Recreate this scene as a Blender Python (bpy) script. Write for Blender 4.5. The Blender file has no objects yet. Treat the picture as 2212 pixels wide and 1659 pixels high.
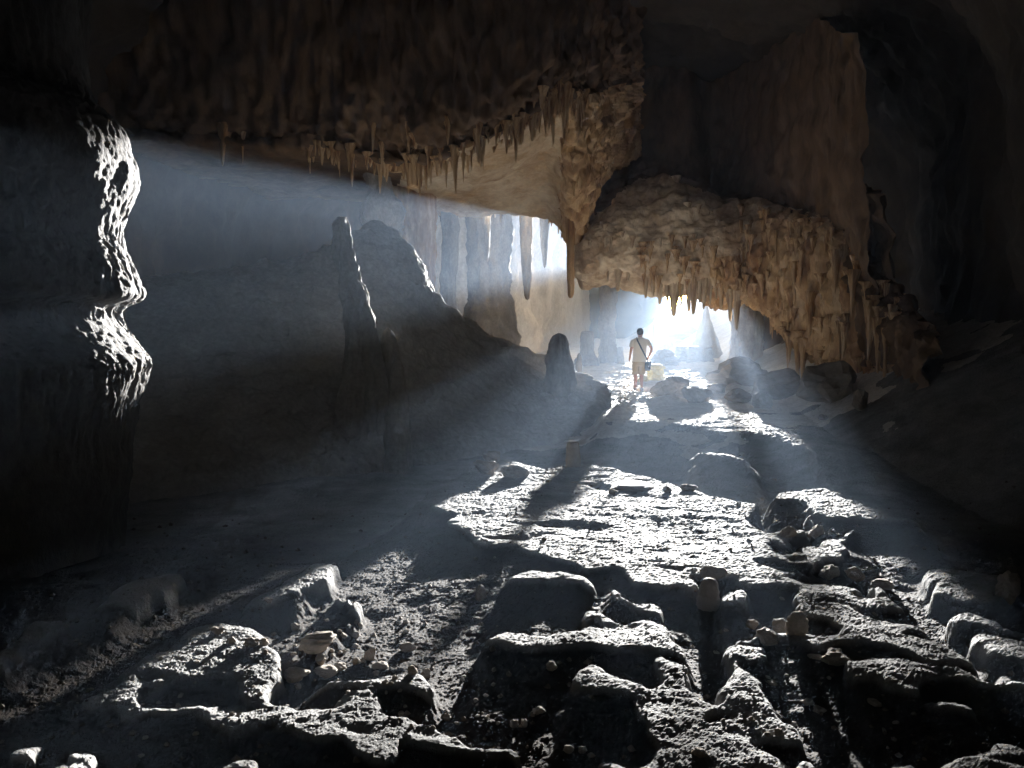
import bpy, bmesh, math, random
import numpy as np
from mathutils import Vector, Matrix

sc = bpy.context.scene
C = sc.collection
random.seed(7)
R = math.radians

# ------------------------------------------------------------------ camera, sky, sun, exposure
W, H, F = 1024, 768, 760.0
CAM_Z = 1.6
HORIZON = 334.0
PITCH = math.atan((384 - HORIZON) / F)
cam = bpy.data.cameras.new('camera')
cam_o = bpy.data.objects.new('camera', cam)
C.objects.link(cam_o)
cam_o.location = (0, 0, CAM_Z)
cam_o.rotation_euler = (math.pi / 2 - PITCH, 0, 0)
cam.sensor_width = 36
cam.lens = 36 * F / W
cam.clip_start = 0.05
cam.clip_end = 600
sc.camera = cam_o

SUN_X, SUN_Z = 0.236, 0.112          # horizontal and vertical tangent of the sun, seen down the passage
SUN_AZ = math.atan(SUN_X)
SUN_EL = math.atan(SUN_Z / math.hypot(1, SUN_X))
sun_dir = Vector((SUN_X, 1, SUN_Z)).normalized()
sun = bpy.data.lights.new('sun', 'SUN')
sun.energy = 5.0
sun.angle = R(0.6)
sun.color = (1.0, 0.985, 0.96)
sun_o = bpy.data.objects.new('sun', sun)
C.objects.link(sun_o)
sun_o.rotation_euler = sun_dir.to_track_quat('Z', 'Y').to_euler()
sun_o.location = (20, 95, 9)

world = bpy.data.worlds.new('World')
sc.world = world
world.use_nodes = True
wt = world.node_tree
sky = wt.nodes.new('ShaderNodeTexSky')
sky.sky_type = 'NISHITA'
sky.sun_disc = False
sky.sun_elevation = SUN_EL
sky.sun_rotation = SUN_AZ
sky.dust_density = 2.0
bg = wt.nodes['Background']
bg.inputs['Strength'].default_value = 0.15
wt.links.new(sky.outputs[0], bg.inputs[0])

vs = sc.view_settings
vs.view_transform = 'Standard'
vs.look = 'None'
vs.gamma = 1
vs.use_curve_mapping = False
vs.exposure = 4.25

sc.render.engine = 'CYCLES'
cy = sc.cycles
cy.max_bounces = 10
cy.diffuse_bounces = 7
cy.glossy_bounces = 2
cy.volume_bounces = 1
cy.transparent_max_bounces = 8
cy.use_denoising = True
cy.sample_clamp_indirect = 10.0

HAZE_DENSITY = 0.0057

# ------------------------------------------------------------------ helpers
def pt(u, v, y):
    """the point at depth y (metres ahead) seen at column u, row v of a 1024 x 768 picture"""
    a, b = (u - 512) / F, (384 - v) / F
    dx, dy, dz = a, math.cos(PITCH) + b * math.sin(PITCH), -math.sin(PITCH) + b * math.cos(PITCH)
    k = y / dy
    return np.array((dx * k, y, CAM_Z + dz * k))

def project(x, y, z):
    zc = y * math.cos(PITCH) - (z - CAM_Z) * math.sin(PITCH)
    yc = y * math.sin(PITCH) + (z - CAM_Z) * math.cos(PITCH)
    zc = np.maximum(zc, 0.05)
    return 512 + F * x / zc, 384 - F * yc / zc

_rng = np.random.RandomState(11)
_perm = np.concatenate([_rng.permutation(256)] * 3).astype(np.int32)
_g = _rng.normal(size=(256, 3)).astype(np.float32)
_g /= np.linalg.norm(_g, axis=1)[:, None]

def perlin(x, y, z):
    x = np.asarray(x, np.float32); y = np.asarray(y, np.float32); z = np.asarray(z, np.float32)
    xi, yi, zi = np.floor(x).astype(np.int32), np.floor(y).astype(np.int32), np.floor(z).astype(np.int32)
    xf, yf, zf = x - xi, y - yi, z - zi
    xi &= 255; yi &= 255; zi &= 255
    fu = xf * xf * xf * (xf * (xf * 6 - 15) + 10)
    fv = yf * yf * yf * (yf * (yf * 6 - 15) + 10)
    fw = zf * zf * zf * (zf * (zf * 6 - 15) + 10)
    out = 0
    for i in (0, 1):
        for j in (0, 1):
            for k in (0, 1):
                h = _perm[_perm[_perm[xi + i] + yi + j] + zi + k]
                g = _g[h]
                d = g[..., 0] * (xf - i) + g[..., 1] * (yf - j) + g[..., 2] * (zf - k)
                out = out + d * (fu if i else 1 - fu) * (fv if j else 1 - fv) * (fw if k else 1 - fw)
    return out * 1.6

def fbm(x, y, z, octv=4, gain=0.5):
    a, s, o = 1.0, 1.0, 0
    for i in range(octv):
        o = o + a * perlin(x * s + 17.3 * i, y * s - 9.1 * i, z * s + 4.7 * i)
        a *= gain; s *= 2.03
    return o

def smooth(a, b, x):
    t = np.clip((x - a) / (b - a), 0, 1)
    return t * t * (3 - 2 * t)

def cr(ctrl, n):
    """Catmull-Rom along the first axis"""
    c = np.asarray(ctrl, float)
    m = len(c)
    c = np.concatenate([[2 * c[0] - c[1]], c, [2 * c[-1] - c[-2]]])
    t = np.linspace(0, m - 1, n)
    i = np.minimum(t.astype(int), m - 2)
    f = (t - i).reshape((-1,) + (1,) * (c.ndim - 1))
    p0, p1, p2, p3 = c[i], c[i + 1], c[i + 2], c[i + 3]
    return 0.5 * (2 * p1 + (p2 - p0) * f + (2 * p0 - 5 * p1 + 4 * p2 - p3) * f ** 2 + (3 * p1 - p0 - 3 * p2 + p3) * f ** 3)

def loft(ctrl, nu, nv):
    g = cr(ctrl, nu)
    return cr(g.transpose(1, 0, 2), nv).transpose(1, 0, 2)

def grid_normals(G):
    a = np.gradient(G, axis=0); b = np.gradient(G, axis=1)
    n = np.cross(a, b)
    return n / np.maximum(np.linalg.norm(n, axis=2), 1e-9)[..., None]

def link(o, parent=None):
    C.objects.link(o)
    if parent is not None:
        o.parent = parent
    return o

def raw_mesh(name, verts, quads, smooth_shade=True):
    me = bpy.data.meshes.new(name)
    verts = np.asarray(verts, np.float32)
    quads = np.asarray(quads, np.int32)
    nq, k = quads.shape
    me.vertices.add(len(verts))
    me.vertices.foreach_set('co', verts.ravel())
    me.loops.add(nq * k)
    me.loops.foreach_set('vertex_index', quads.ravel())
    me.polygons.add(nq)
    me.polygons.foreach_set('loop_start', np.arange(0, nq * k, k, dtype=np.int32))
    me.polygons.foreach_set('use_smooth', np.full(nq, smooth_shade, bool))
    me.update(calc_edges=True)
    me.validate()
    return me

def grid_quads(nu, nv, wrap=False):
    i, j = np.meshgrid(np.arange(nu - 1), np.arange(nv if wrap else nv - 1), indexing='ij')
    j2 = (j + 1) % nv
    return np.stack([i * nv + j, (i + 1) * nv + j, (i + 1) * nv + j2, i * nv + j2], -1).reshape(-1, 4)

def grid_obj(name, G, mat, parent=None, keep=None, wrap=False):
    nu, nv = G.shape[:2]
    q = grid_quads(nu, nv, wrap)
    if keep is not None:
        q = q[keep.reshape(-1)]
    me = raw_mesh(name, G.reshape(-1, 3), q)
    me.materials.append(mat)
    return link(bpy.data.objects.new(name, me), parent)

def tag(o, label=None, cat=None, group=None, kind=None):
    if label: o['label'] = label
    if cat: o['category'] = cat
    if group: o['group'] = group
    if kind: o['kind'] = kind
    return o

# ------------------------------------------------------------------ materials
def rock_mat(name, cols, scale=1.0, bump=0.5, fine=14.0, stretch=(1, 1, 1), attr=None, attr_shade=None, rough=0.85, spec=0.25, bdist=0.04, stain=None, lo=.45):
    m = bpy.data.materials.new(name)
    m.use_nodes = True
    nt = m.node_tree
    N, L = nt.nodes, nt.links
    b = N['Principled BSDF']
    b.inputs['Roughness'].default_value = rough
    b.inputs['Specular IOR Level'].default_value = spec
    tc = N.new('ShaderNodeTexCoord')
    mp = N.new('ShaderNodeMapping')
    mp.inputs['Scale'].default_value = stretch
    L.new(tc.outputs['Object'], mp.inputs[0])
    n1 = N.new('ShaderNodeTexNoise'); n1.inputs['Scale'].default_value = scale; n1.inputs['Detail'].default_value = 6; n1.inputs['Roughness'].default_value = 0.65
    L.new(mp.outputs[0], n1.inputs['Vector'])
    rp = N.new('ShaderNodeValToRGB')
    els = rp.color_ramp.elements
    while len(els) < len(cols): els.new(0.5)
    for i, c in enumerate(cols):
        els[i].position = 0.3 + 0.4 * i / max(1, len(cols) - 1)
        els[i].color = (*c, 1)
    L.new(n1.outputs['Fac'], rp.inputs[0])
    n2 = N.new('ShaderNodeTexNoise'); n2.inputs['Scale'].default_value = fine; n2.inputs['Detail'].default_value = 5; n2.inputs['Roughness'].default_value = 0.7
    L.new(mp.outputs[0], n2.inputs['Vector'])
    mul = N.new('ShaderNodeMixRGB'); mul.blend_type = 'MULTIPLY'; mul.inputs[0].default_value = 0.55
    mr = N.new('ShaderNodeMapRange'); mr.inputs[1].default_value = 0.3; mr.inputs[2].default_value = 0.7; mr.inputs[3].default_value = lo; mr.inputs[4].default_value = 1.15
    L.new(n2.outputs['Fac'], mr.inputs[0])
    L.new(rp.outputs[0], mul.inputs[1]); L.new(mr.outputs[0], mul.inputs[2])
    col = mul.outputs[0]
    if stain:
        mp2 = N.new('ShaderNodeMapping'); mp2.inputs['Scale'].default_value = (1, 1, .4)
        L.new(tc.outputs['Object'], mp2.inputs[0])
        n3 = N.new('ShaderNodeTexNoise'); n3.inputs['Scale'].default_value = 0.75; n3.inputs['Detail'].default_value = 7; n3.inputs['Roughness'].default_value = .7
        L.new(mp2.outputs[0], n3.inputs['Vector'])
        r3 = N.new('ShaderNodeValToRGB'); r3.color_ramp.elements[0].position = .40; r3.color_ramp.elements[0].color = (*stain, 1)
        r3.color_ramp.elements[1].position = .56; r3.color_ramp.elements[1].color = (1, 1, 1, 1)
        L.new(n3.outputs['Fac'], r3.inputs[0])
        m3 = N.new('ShaderNodeMixRGB'); m3.blend_type = 'MULTIPLY'; m3.inputs[0].default_value = 1
        L.new(col, m3.inputs[1]); L.new(r3.outputs[0], m3.inputs[2]); col = m3.outputs[0]
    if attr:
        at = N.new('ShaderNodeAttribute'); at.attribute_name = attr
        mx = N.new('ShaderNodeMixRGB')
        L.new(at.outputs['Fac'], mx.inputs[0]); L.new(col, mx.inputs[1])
        m2 = N.new('ShaderNodeMixRGB'); m2.blend_type = 'MULTIPLY'; m2.inputs[0].default_value = 1; m2.inputs[2].default_value = (*attr_shade, 1)
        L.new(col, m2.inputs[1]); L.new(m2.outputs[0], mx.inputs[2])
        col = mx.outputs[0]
    L.new(col, b.inputs['Base Color'])
    bp = N.new('ShaderNodeBump'); bp.inputs['Strength'].default_value = bump; bp.inputs['Distance'].default_value = bdist
    L.new(n2.outputs['Fac'], bp.inputs['Height'])
    L.new(bp.outputs[0], b.inputs['Normal'])
    return m

def plain_mat(name, col, rough=0.8, scale=60, amount=0.25):
    m = bpy.data.materials.new(name)
    m.use_nodes = True
    N, L = m.node_tree.nodes, m.node_tree.links
    b = N['Principled BSDF']
    b.inputs['Roughness'].default_value = rough
    b.inputs['Specular IOR Level'].default_value = 0.3
    tc = N.new('ShaderNodeTexCoord')
    n = N.new('ShaderNodeTexNoise'); n.inputs['Scale'].default_value = scale; n.inputs['Detail'].default_value = 3
    L.new(tc.outputs['Object'], n.inputs['Vector'])
    mx = N.new('ShaderNodeMixRGB'); mx.inputs[1].default_value = (*[c * (1 - amount) for c in col], 1); mx.inputs[2].default_value = (*[min(1, c * (1 + amount)) for c in col], 1)
    L.new(n.outputs['Fac'], mx.inputs[0]); L.new(mx.outputs[0], b.inputs['Base Color'])
    return m

M_floor_bounce = rock_mat('pale bounce floor', [(0.46, 0.43, 0.39), (0.62, 0.59, 0.54), (0.72, 0.69, 0.64)], 1.3, 0.7, 14, bdist=0.02)
M_floor = rock_mat('floor limestone', [(0.14, 0.137, 0.133), (0.22, 0.217, 0.21), (0.30, 0.296, 0.29)], 2.2, 1.0, 42, attr='pit', attr_shade=(0.09, 0.064, 0.045), bdist=0.02, spec=0.04)  # pit attribute darkens the hollows, shade put into the colour
M_wall = rock_mat('low-bounce wall limestone', [(0.045, 0.033, 0.025), (0.065, 0.05, 0.038), (0.09, 0.07, 0.055)], 0.5, 0.7, 5)
M_far = rock_mat('high-bounce far limestone', [(0.48, 0.44, 0.38), (0.62, 0.58, 0.52), (0.70, 0.66, 0.60)], 0.5, 0.7, 5)
M_pillar = rock_mat('dark flowstone', [(0.06, 0.054, 0.05), (0.10, 0.094, 0.088), (0.145, 0.138, 0.13)], 1.5, 0.8, 16, (1, 1, 0.6))  # darker than the other flowstone
M_curtain_shade = rock_mat('brown curtain and shaded rock', [(0.10, 0.06, 0.035), (0.17, 0.105, 0.06), (0.24, 0.16, 0.10)], 1.2, 0.7, 7, (1, 1, 0.4))
M_slope = rock_mat('slope limestone', [(0.24, 0.22, 0.19), (0.32, 0.30, 0.27), (0.40, 0.38, 0.35)], 1.0, 0.7, 12)
M_ceil = rock_mat('tan ceiling limestone', [(0.56, 0.40, 0.23), (0.74, 0.60, 0.42), (0.80, 0.68, 0.50)], 0.9, 1.0, 9, stain=(.74, .63, .53), lo=.7)
M_arch = rock_mat('arch limestone', [(0.45, 0.31, 0.19), (0.70, 0.58, 0.43), (0.78, 0.67, 0.52)], 1.1, 1.0, 9, stain=(.62, .52, .45), lo=.7)
M_orange = rock_mat('orange dripstone', [(0.32, 0.17, 0.08), (0.62, 0.42, 0.23), (0.74, 0.57, 0.38)], 1.6, 0.9, 11, (1, 1, 0.35), stain=(.58, .46, .38), lo=.7)
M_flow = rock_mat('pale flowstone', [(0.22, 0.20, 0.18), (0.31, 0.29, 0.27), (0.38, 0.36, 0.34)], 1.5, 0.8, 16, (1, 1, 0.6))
M_stone = rock_mat('loose limestone', [(0.20, 0.165, 0.13), (0.28, 0.24, 0.20), (0.34, 0.30, 0.26)], 1.2, 0.6, 6, spec=.06)
M_gravel = rock_mat('brown cave gravel', [(0.06, 0.045, 0.035), (0.10, 0.08, 0.062), (0.15, 0.125, 0.10)], 3, 0.6, 20, spec=.04)
M_dark = rock_mat('dark stalagmite rock', [(0.14, 0.12, 0.11), (0.22, 0.20, 0.18), (0.30, 0.27, 0.25)], 1.2, 0.7, 7)
M_yellow = rock_mat('yellow calcite', [(0.50, 0.42, 0.14), (0.62, 0.54, 0.24), (0.68, 0.62, 0.36)], 1.5, 0.5, 8)

# ------------------------------------------------------------------ floor: lit shelves traced as raised rock, hollows between them
def poly6(p): return [(493.7 + x * .3224, 1207 + y * .3224) for x, y in p]
def poly5(p): return [(x * .3224, 1152 + y * .3224) for x, y in p]
def poly7(p): return [(1042.3 + x * .2976, 1207 + y * .2976) for x, y in p]
def poly8(p): return [(1591 + x * .2808, 1207 + y * .2808) for x, y in p]
def poly4(p): return [(1536 + x * .3055, 932.6 + y * .3055) for x, y in p]
def poly3(p): return [(823 + x * .372, 878 + y * .372) for x, y in p]

SHELVES = [   # (outline in a 2212 px wide picture plane, height weight)
    ([(895, 1088), (950, 1035), (1010, 1008), (1055, 990), (1100, 985), (1180, 1005), (1255, 990), (1330, 1003), (1420, 1028), (1500, 1050), (1580, 1075), (1650, 1080),
      (1690, 1055), (1790, 1045), (1840, 1070), (1900, 1092), (2015, 1118), (1900, 1120), (1800, 1118), (1760, 1108), (1745, 1130), (1700, 1165), (1720, 1182), (1774, 1174), (1805, 1159),
      (1845, 1134), (1850, 1140), (1820, 1177), (1817, 1201), (1770, 1217), (1762, 1238), (1720, 1240), (1673, 1253), (1620, 1262), (1560, 1240), (1500, 1243), (1440, 1265), (1390, 1262), (1330, 1225),
      (1265, 1228), (1190, 1203), (1120, 1178), (1040, 1168), (972, 1132), (985, 1110), (940, 1098)], 1),
    ([(1470, 965), (1560, 972), (1660, 992), (1560, 988)], 1),
    (poly7([(165, 130), (340, 80), (600, 75), (700, 130), (820, 205), (780, 220), (640, 165), (450, 140), (200, 145)]), 1),
    (poly7([(890, 220), (970, 205), (1050, 260), (1130, 315), (1300, 320), (1335, 395), (1200, 375), (1110, 335), (1000, 275)]), 1),
    (poly7([(30, 580), (180, 520), (330, 560), (520, 550), (570, 500), (720, 465), (700, 420), (730, 350), (800, 335), (890, 380), (990, 450), (1060, 460), (1200, 430), (1390, 480), (1400, 570), (1480, 650), (1490, 750),
            (1300, 690), (1100, 640), (800, 632), (400, 660), (200, 622)]), 1),
    (poly7([(820, 780), (900, 790), (1050, 850), (1200, 890), (1300, 850), (1260, 770), (1330, 750), (1480, 810), (1500, 900), (1620, 970), (1700, 1060), (1760, 1000), (1760, 600), (1830, 600), (2040, 620), (2040, 700),
            (1850, 740), (2040, 880), (2100, 1020), (2180, 1130), (2300, 1200), (2320, 1280), (2100, 1260), (1950, 1330), (2100, 1400), (2212, 1480), (2400, 1400), (2480, 1520), (2500, 1640), (950, 1640), (860, 1430), (780, 1370),
            (1000, 1370), (1200, 1385), (1310, 1330), (1200, 1220), (1100, 1160), (1050, 990), (950, 970), (640, 960), (700, 860)]), 1),
    (poly7([(1320, 140), (1500, 130), (1560, 150), (1520, 215), (1420, 205)]), 1),
    (poly7([(1720, 230), (1890, 205), (1950, 320), (1820, 290), (1720, 290)]), 1),
    (poly8([(100, 60), (300, 95), (520, 175), (700, 195), (960, 215), (980, 235), (880, 250), (1100, 290), (1190, 250), (1290, 322), (1180, 345), (1050, 350), (880, 350), (960, 400), (1060, 450), (1180, 480), (1340, 470), (1450, 510),
            (1580, 600), (1700, 690), (1790, 755), (1640, 765), (1400, 755), (1250, 705), (1050, 650), (620, 662), (300, 610), (0, 600), (0, 580), (200, 575), (520, 575), (830, 600), (850, 520), (720, 440), (480, 370), (420, 335), (500, 260), (480, 200), (270, 175), (100, 120)]), 1),
    (poly8([(1030, 190), (1110, 170), (1200, 240), (1040, 250)]), 1),
    (poly8([(890, 770), (1120, 750), (1450, 795), (1700, 812), (1850, 870), (2300, 950), (2300, 985), (1950, 935), (1600, 905), (1500, 935), (1400, 1000), (1250, 985), (1100, 955), (1020, 905), (930, 935), (885, 890)]), 1),
    (poly8([(1380, 1025), (1600, 1075), (1850, 1115), (1960, 1195), (1800, 1175), (1500, 1075)]), 1),
    (poly8([(1430, 70), (1560, 30), (1800, 20), (2080, 90), (2090, 270), (1950, 312), (1780, 332), (1600, 285), (1520, 242), (1460, 130)]), 1),
    (poly8([(1650, 410), (1800, 405), (1950, 445), (2100, 515), (2300, 535), (2300, 560), (2050, 545), (1950, 495), (1750, 485), (1680, 495)]), 1),
    (poly8([(1730, 555), (1900, 560), (2300, 640), (2300, 790), (2000, 735), (1850, 685)]), .9),
    (poly8([(1690, 1510), (2050, 1490), (2130, 1440), (2300, 1460), (2300, 1700), (1370, 1700), (1390, 1540)]), 1),
    (poly8([(1120, 1490), (1300, 1480), (1390, 1510), (1300, 1560), (1180, 1550)]), 1),
    (poly6([(0, 450), (150, 500), (300, 600), (370, 690), (420, 720), (330, 800), (315, 865), (440, 935), (620, 945), (850, 908), (930, 905), (1000, 962), (1150, 1035), (1400, 1085), (1560, 1155), (1620, 1225), (1700, 1245), (1900, 1250), (1935, 1290),
            (1900, 1355), (1700, 1305), (1560, 1275), (1300, 1235), (1150, 1210), (1200, 1300), (1100, 1355), (900, 1270), (780, 1150), (560, 1175), (400, 1075), (250, 1055), (0, 1065), (-200, 1000), (-500, 950), (-700, 960), (-760, 900), (-420, 700), (-100, 560)]), 1),
    (poly6([(500, 765), (720, 755), (900, 780), (1100, 740), (1300, 720), (1400, 800), (1410, 905), (1250, 850), (1100, 850), (980, 895), (910, 905), (880, 830), (700, 800)]), .95),
    (poly6([(760, 0), (640, 160), (240, 310), (90, 280), (400, 110), (560, 20)]), .95),
    (poly6([(700, 180), (800, 205), (905, 300), (880, 365), (780, 335), (830, 265), (720, 200)]), .95),
    (poly5([(1140, 200), (1260, 210), (1180, 300), (1060, 380), (900, 490), (790, 500), (620, 470), (720, 430), (730, 350), (850, 280)]), .9),
    (poly5([(0, 800), (100, 650), (250, 540), (450, 520), (500, 570), (380, 620), (300, 680), (150, 740), (30, 850), (-60, 850)]), .8),
    (poly5([(1310, 600), (1480, 530), (1600, 600), (1760, 660), (1900, 780), (1900, 900), (1500, 900), (1200, 1000), (1250, 1110), (1100, 1105), (900, 1140), (800, 1095), (640, 1115), (540, 1060), (680, 1000), (770, 920), (950, 810), (1100, 720)]), 1),
    (poly5([(450, 1380), (560, 1370), (620, 1480), (480, 1500)]), .9),
    (poly5([(1460, 1460), (1700, 1500), (1780, 1600), (1500, 1600)]), .8),
    (poly5([(-50, 1480), (300, 1440), (760, 1490), (800, 1640), (-50, 1640)]), .6),
    (poly5([(150, 1300), (380, 1280), (300, 1390), (150, 1390)]), .7),
    # upper ledge on which the person walks, and everything beyond
    ([(-2000, 600), (4000, 600), (4000, 985), (1760, 985), (1740, 965), (1640, 938), (1560, 932), (1480, 920), (1430, 914), (1305, 908), (1303, 880), (1200, 838), (1100, 815), (-2000, 815)], 1),
]
HOLLOWS = [
    (poly7([(700, 440), (800, 405), (880, 440), (870, 470), (780, 470)]), .3),
    (poly7([(1615, 1150), (1720, 1110), (1850, 1150), (1830, 1195), (1680, 1190)]), .2),
    (poly8([(1300, 600), (1420, 570), (1570, 600), (1540, 632), (1400, 622)]), .1),
    (poly4([(230, 910), (480, 895), (730, 940), (730, 990), (560, 975), (300, 920)]), .1),
    (poly4([(380, 770), (500, 790), (620, 830), (600, 862), (500, 850)]), .1),
    (poly3([(780, 670), (1000, 650), (1300, 680), (1380, 710), (1100, 720), (900, 690)]), .4),
    (poly3([(1080, 390), (1240, 430), (1560, 505), (1530, 520), (1250, 470), (1090, 420)]), .3),
    (poly3([(1810, 700), (1960, 740), (1850, 735)]), .3),
    (poly4([(340, 490), (640, 470), (720, 540), (680, 640), (440, 690), (250, 640)]), .0),
    (poly5([(900, 1060), (1200, 920), (1550, 980), (1700, 1050), (1500, 1080), (1200, 1090)]), .25),
    (poly6([(-60, 820), (250, 900), (300, 960), (0, 960)]), .6),
]
MW, MH = 1400, 880                                   # raster over picture columns -147 .. 1253 at half of 2212 px
def fill(poly):
    p = np.array([(x / 2 + 147, y / 2) for x, y in poly])
    x0, y0 = np.maximum(np.floor(p.min(0)).astype(int), 0)
    x1, y1 = np.minimum(np.ceil(p.max(0)).astype(int) + 1, (MW, MH))
    if x1 <= x0 or y1 <= y0: return None
    X, Y = np.meshgrid(np.arange(x0, x1) + .5, np.arange(y0, y1) + .5)
    ins = np.zeros(X.shape, bool)
    n = len(p)
    for i in range(n):
        (xa, ya), (xb, yb) = p[i], p[(i + 1) % n]
        if ya == yb: continue
        ins ^= ((ya > Y) != (yb > Y)) & (X < (xb - xa) * (Y - ya) / (yb - ya) + xa)
    return (slice(y0, y1), slice(x0, x1)), ins
MASK = np.zeros((MH, MW), np.float32)
for poly, w in SHELVES:
    r = fill(poly)
    if r: MASK[r[0]] = np.where(r[1], np.maximum(MASK[r[0]], w), MASK[r[0]])
for poly, w in HOLLOWS:
    r = fill(poly)
    if r: MASK[r[0]] = np.where(r[1], np.minimum(MASK[r[0]], w), MASK[r[0]])
def blur(M, n):
    for _ in range(n):
        for ax in (0, 1):
            M = (np.roll(M, 1, ax) + M * 2 + np.roll(M, -1, ax)) / 4
    return M
wide = MASK[::4, ::4].copy()
wide = blur(wide, 60)
soft = blur(MASK, 26)
fade = smooth(430, 780, np.arange(MH, dtype=float))[:, None].astype(np.float32)
SOFT = soft
MASK = blur(MASK, 4) * (1 - fade) + blur(MASK, 5) * fade
for ax_fix in (0, -1):
    MASK[ax_fix] = MASK[1 if ax_fix == 0 else -2]

def sample_mask(u, v, M=None):
    M = MASK if M is None else M
    x = np.clip(u * 2.16 / 2 + 147, 0, MW - 2); y = np.clip(v * 2.16 / 2, 0, MH - 2)
    xi, yi = x.astype(int), y.astype(int)
    fx, fy = x - xi, y - yi
    return (M[yi, xi] * (1 - fx) + M[yi, xi + 1] * fx) * (1 - fy) + (M[yi + 1, xi] * (1 - fx) + M[yi + 1, xi + 1] * fx) * fy

def sample_wide(u, v):
    x = np.clip((u * 2.16 / 2 + 147) / 4, 0, wide.shape[1] - 2); y = np.clip(v * 2.16 / 8, 0, wide.shape[0] - 2)
    xi, yi = x.astype(int), y.astype(int)
    fx, fy = x - xi, y - yi
    return (wide[yi, xi] * (1 - fx) + wide[yi, xi + 1] * fx) * (1 - fy) + (wide[yi + 1, xi] * (1 - fx) + wide[yi + 1, xi + 1] * fx) * fy

def hollow_depths():
    # every hollow falls away from its far, sunward rim; worked out on the level floor, then rounded off
    r0 = int((HORIZON + 14) * 1.08)
    vv = np.arange(r0, MH) / 1.08
    uu = (np.arange(MW) - 147) / 1.08
    b = (384 - vv) / F
    t = -(CAM_Z + .09) / (-math.sin(PITCH) + b * math.cos(PITCH))
    y = (t * (math.cos(PITCH) + b * math.sin(PITCH)))[:, None] * np.ones(MW)[None]
    x = t[:, None] * (uu[None] - 512) / F
    ca_, sa_ = math.cos(SUN_AZ), math.sin(SUN_AZ)
    free = 1 - smooth(.15, .85, MASK[r0:])
    dist, prev = np.zeros_like(x), 0.0
    for d_ in np.concatenate([np.arange(.06, .6, .09), np.arange(.7, 2.6, .19), np.arange(2.8, 5.6, .35)]):
        pu, pv = project(x + d_ * sa_, y + d_ * ca_, np.full_like(x, -.09))
        dist += free * (d_ - prev); prev = d_
        free = free * (1 - smooth(.15, .85, sample_mask(pu, pv)))
    cap = np.interp(y, [0, 3, 4, 6, 9, 12], [.06, .085, .13, .18, .5, .62])
    dp = (SUN_Z + .03) * dist
    dp = cap * (1 - np.exp(-dp / cap))
    D = np.zeros((MH, MW), np.float32)
    D[r0:] = dp
    f = fade
    return blur(D, 6) * (1 - f) + (.5 * blur(D, 14) + .5 * blur(D, 90)) * f
DEPTH = hollow_depths()

def floor_height(x, y):
    x = np.asarray(x, float); y = np.asarray(y, float)
    one = np.zeros_like(x)
    base = np.interp(y, [-8, 2, 9, 13, 15, 24, 50, 62, 84], [0, -.02, -.16, -.06, 0, 0, .25, .3, 1.2])
    wx = x + 0.05 * fbm(x * 3.1, y * 3.1, one, 3)
    wy = y + 0.10 * fbm(x * 2.3, y * 2.3, one + 9, 3)
    u, v = project(wx, np.maximum(wy, 0.6), base)
    m2 = smooth(0.15, 0.85, np.where(y > 1.2, sample_mask(u, v), .6))
    near = smooth(26, 12, y)
    z = base - (np.where(y > 1.2, sample_mask(u, v, DEPTH), .05) + .03 * (1 - m2)) * smooth(22, 16, y)
    z = z + 0.022 * fbm(x * 0.7, y * 0.7, one + 3, 2)
    z = z + (0.009 + 0.004 * (1 - m2)) * fbm(x * 2.6, y * 2.6, one + 5, 3) * near
    k = fbm(x * 7.5, y * 7.5, one + 1, 3)
    z = z + 0.0048 * k * near
    q = fbm(x * 24, y * 24, one + 2, 2)
    z = z + 0.0030 * q * smooth(12, 6, y)
    pk = fbm(x * 2.1, y * 3.4, one + 8, 3)
    z = z - 0.018 * smooth(.35, .8, pk) * near
    z = z + 0.0035 * fbm(x * 11, y * 15, one + 28, 3) * smooth(13, 8, y)
    z = z + 0.02 * near * np.minimum(0, perlin(x * 1.1 + .4 * perlin(x * 3, y * 3, one), y * 1.9, one + 61))
    z = z + 0.0022 * fbm(x * 42, y * 42, one + 33, 2) * smooth(7, 4.5, y)
    coarse = smooth(330, 200, u) * smooth(3.9, 3.3, y) + .6 * smooth(150, 60, u) * smooth(8, 6, y) * smooth(3.3, 3.9, y)
    z = z + coarse * (0.020 * fbm(x * 3.4, y * 4.5, one + 51, 4) - .03)
    # rubble of the far floor
    far = smooth(14, 20, y)
    z = z + far * (0.10 * np.maximum(fbm(x * 0.9, y * 0.9, one + 21, 4), -0.1) + 0.03 * fbm(x * 3, y * 3, one + 25, 3))
    # floor climbs to the walls
    rise_r = np.interp(y, [0, 5, 9, 12, 16, 22, 30, 42], [5.2, 5.0, 5.3, 5.2, 6.0, 7.2, 9.2, 12])
    z = z + 0.55 * np.maximum(x - rise_r, 0)
    rise_l = np.interp(y, [0, 5, 9, 14, 20, 30, 42], [-4.6, -4.2, -5.6, -5.4, -4, -4, 1.2])
    z = z + 0.5 * np.maximum(rise_l - x, 0)
    return z, m2

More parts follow.
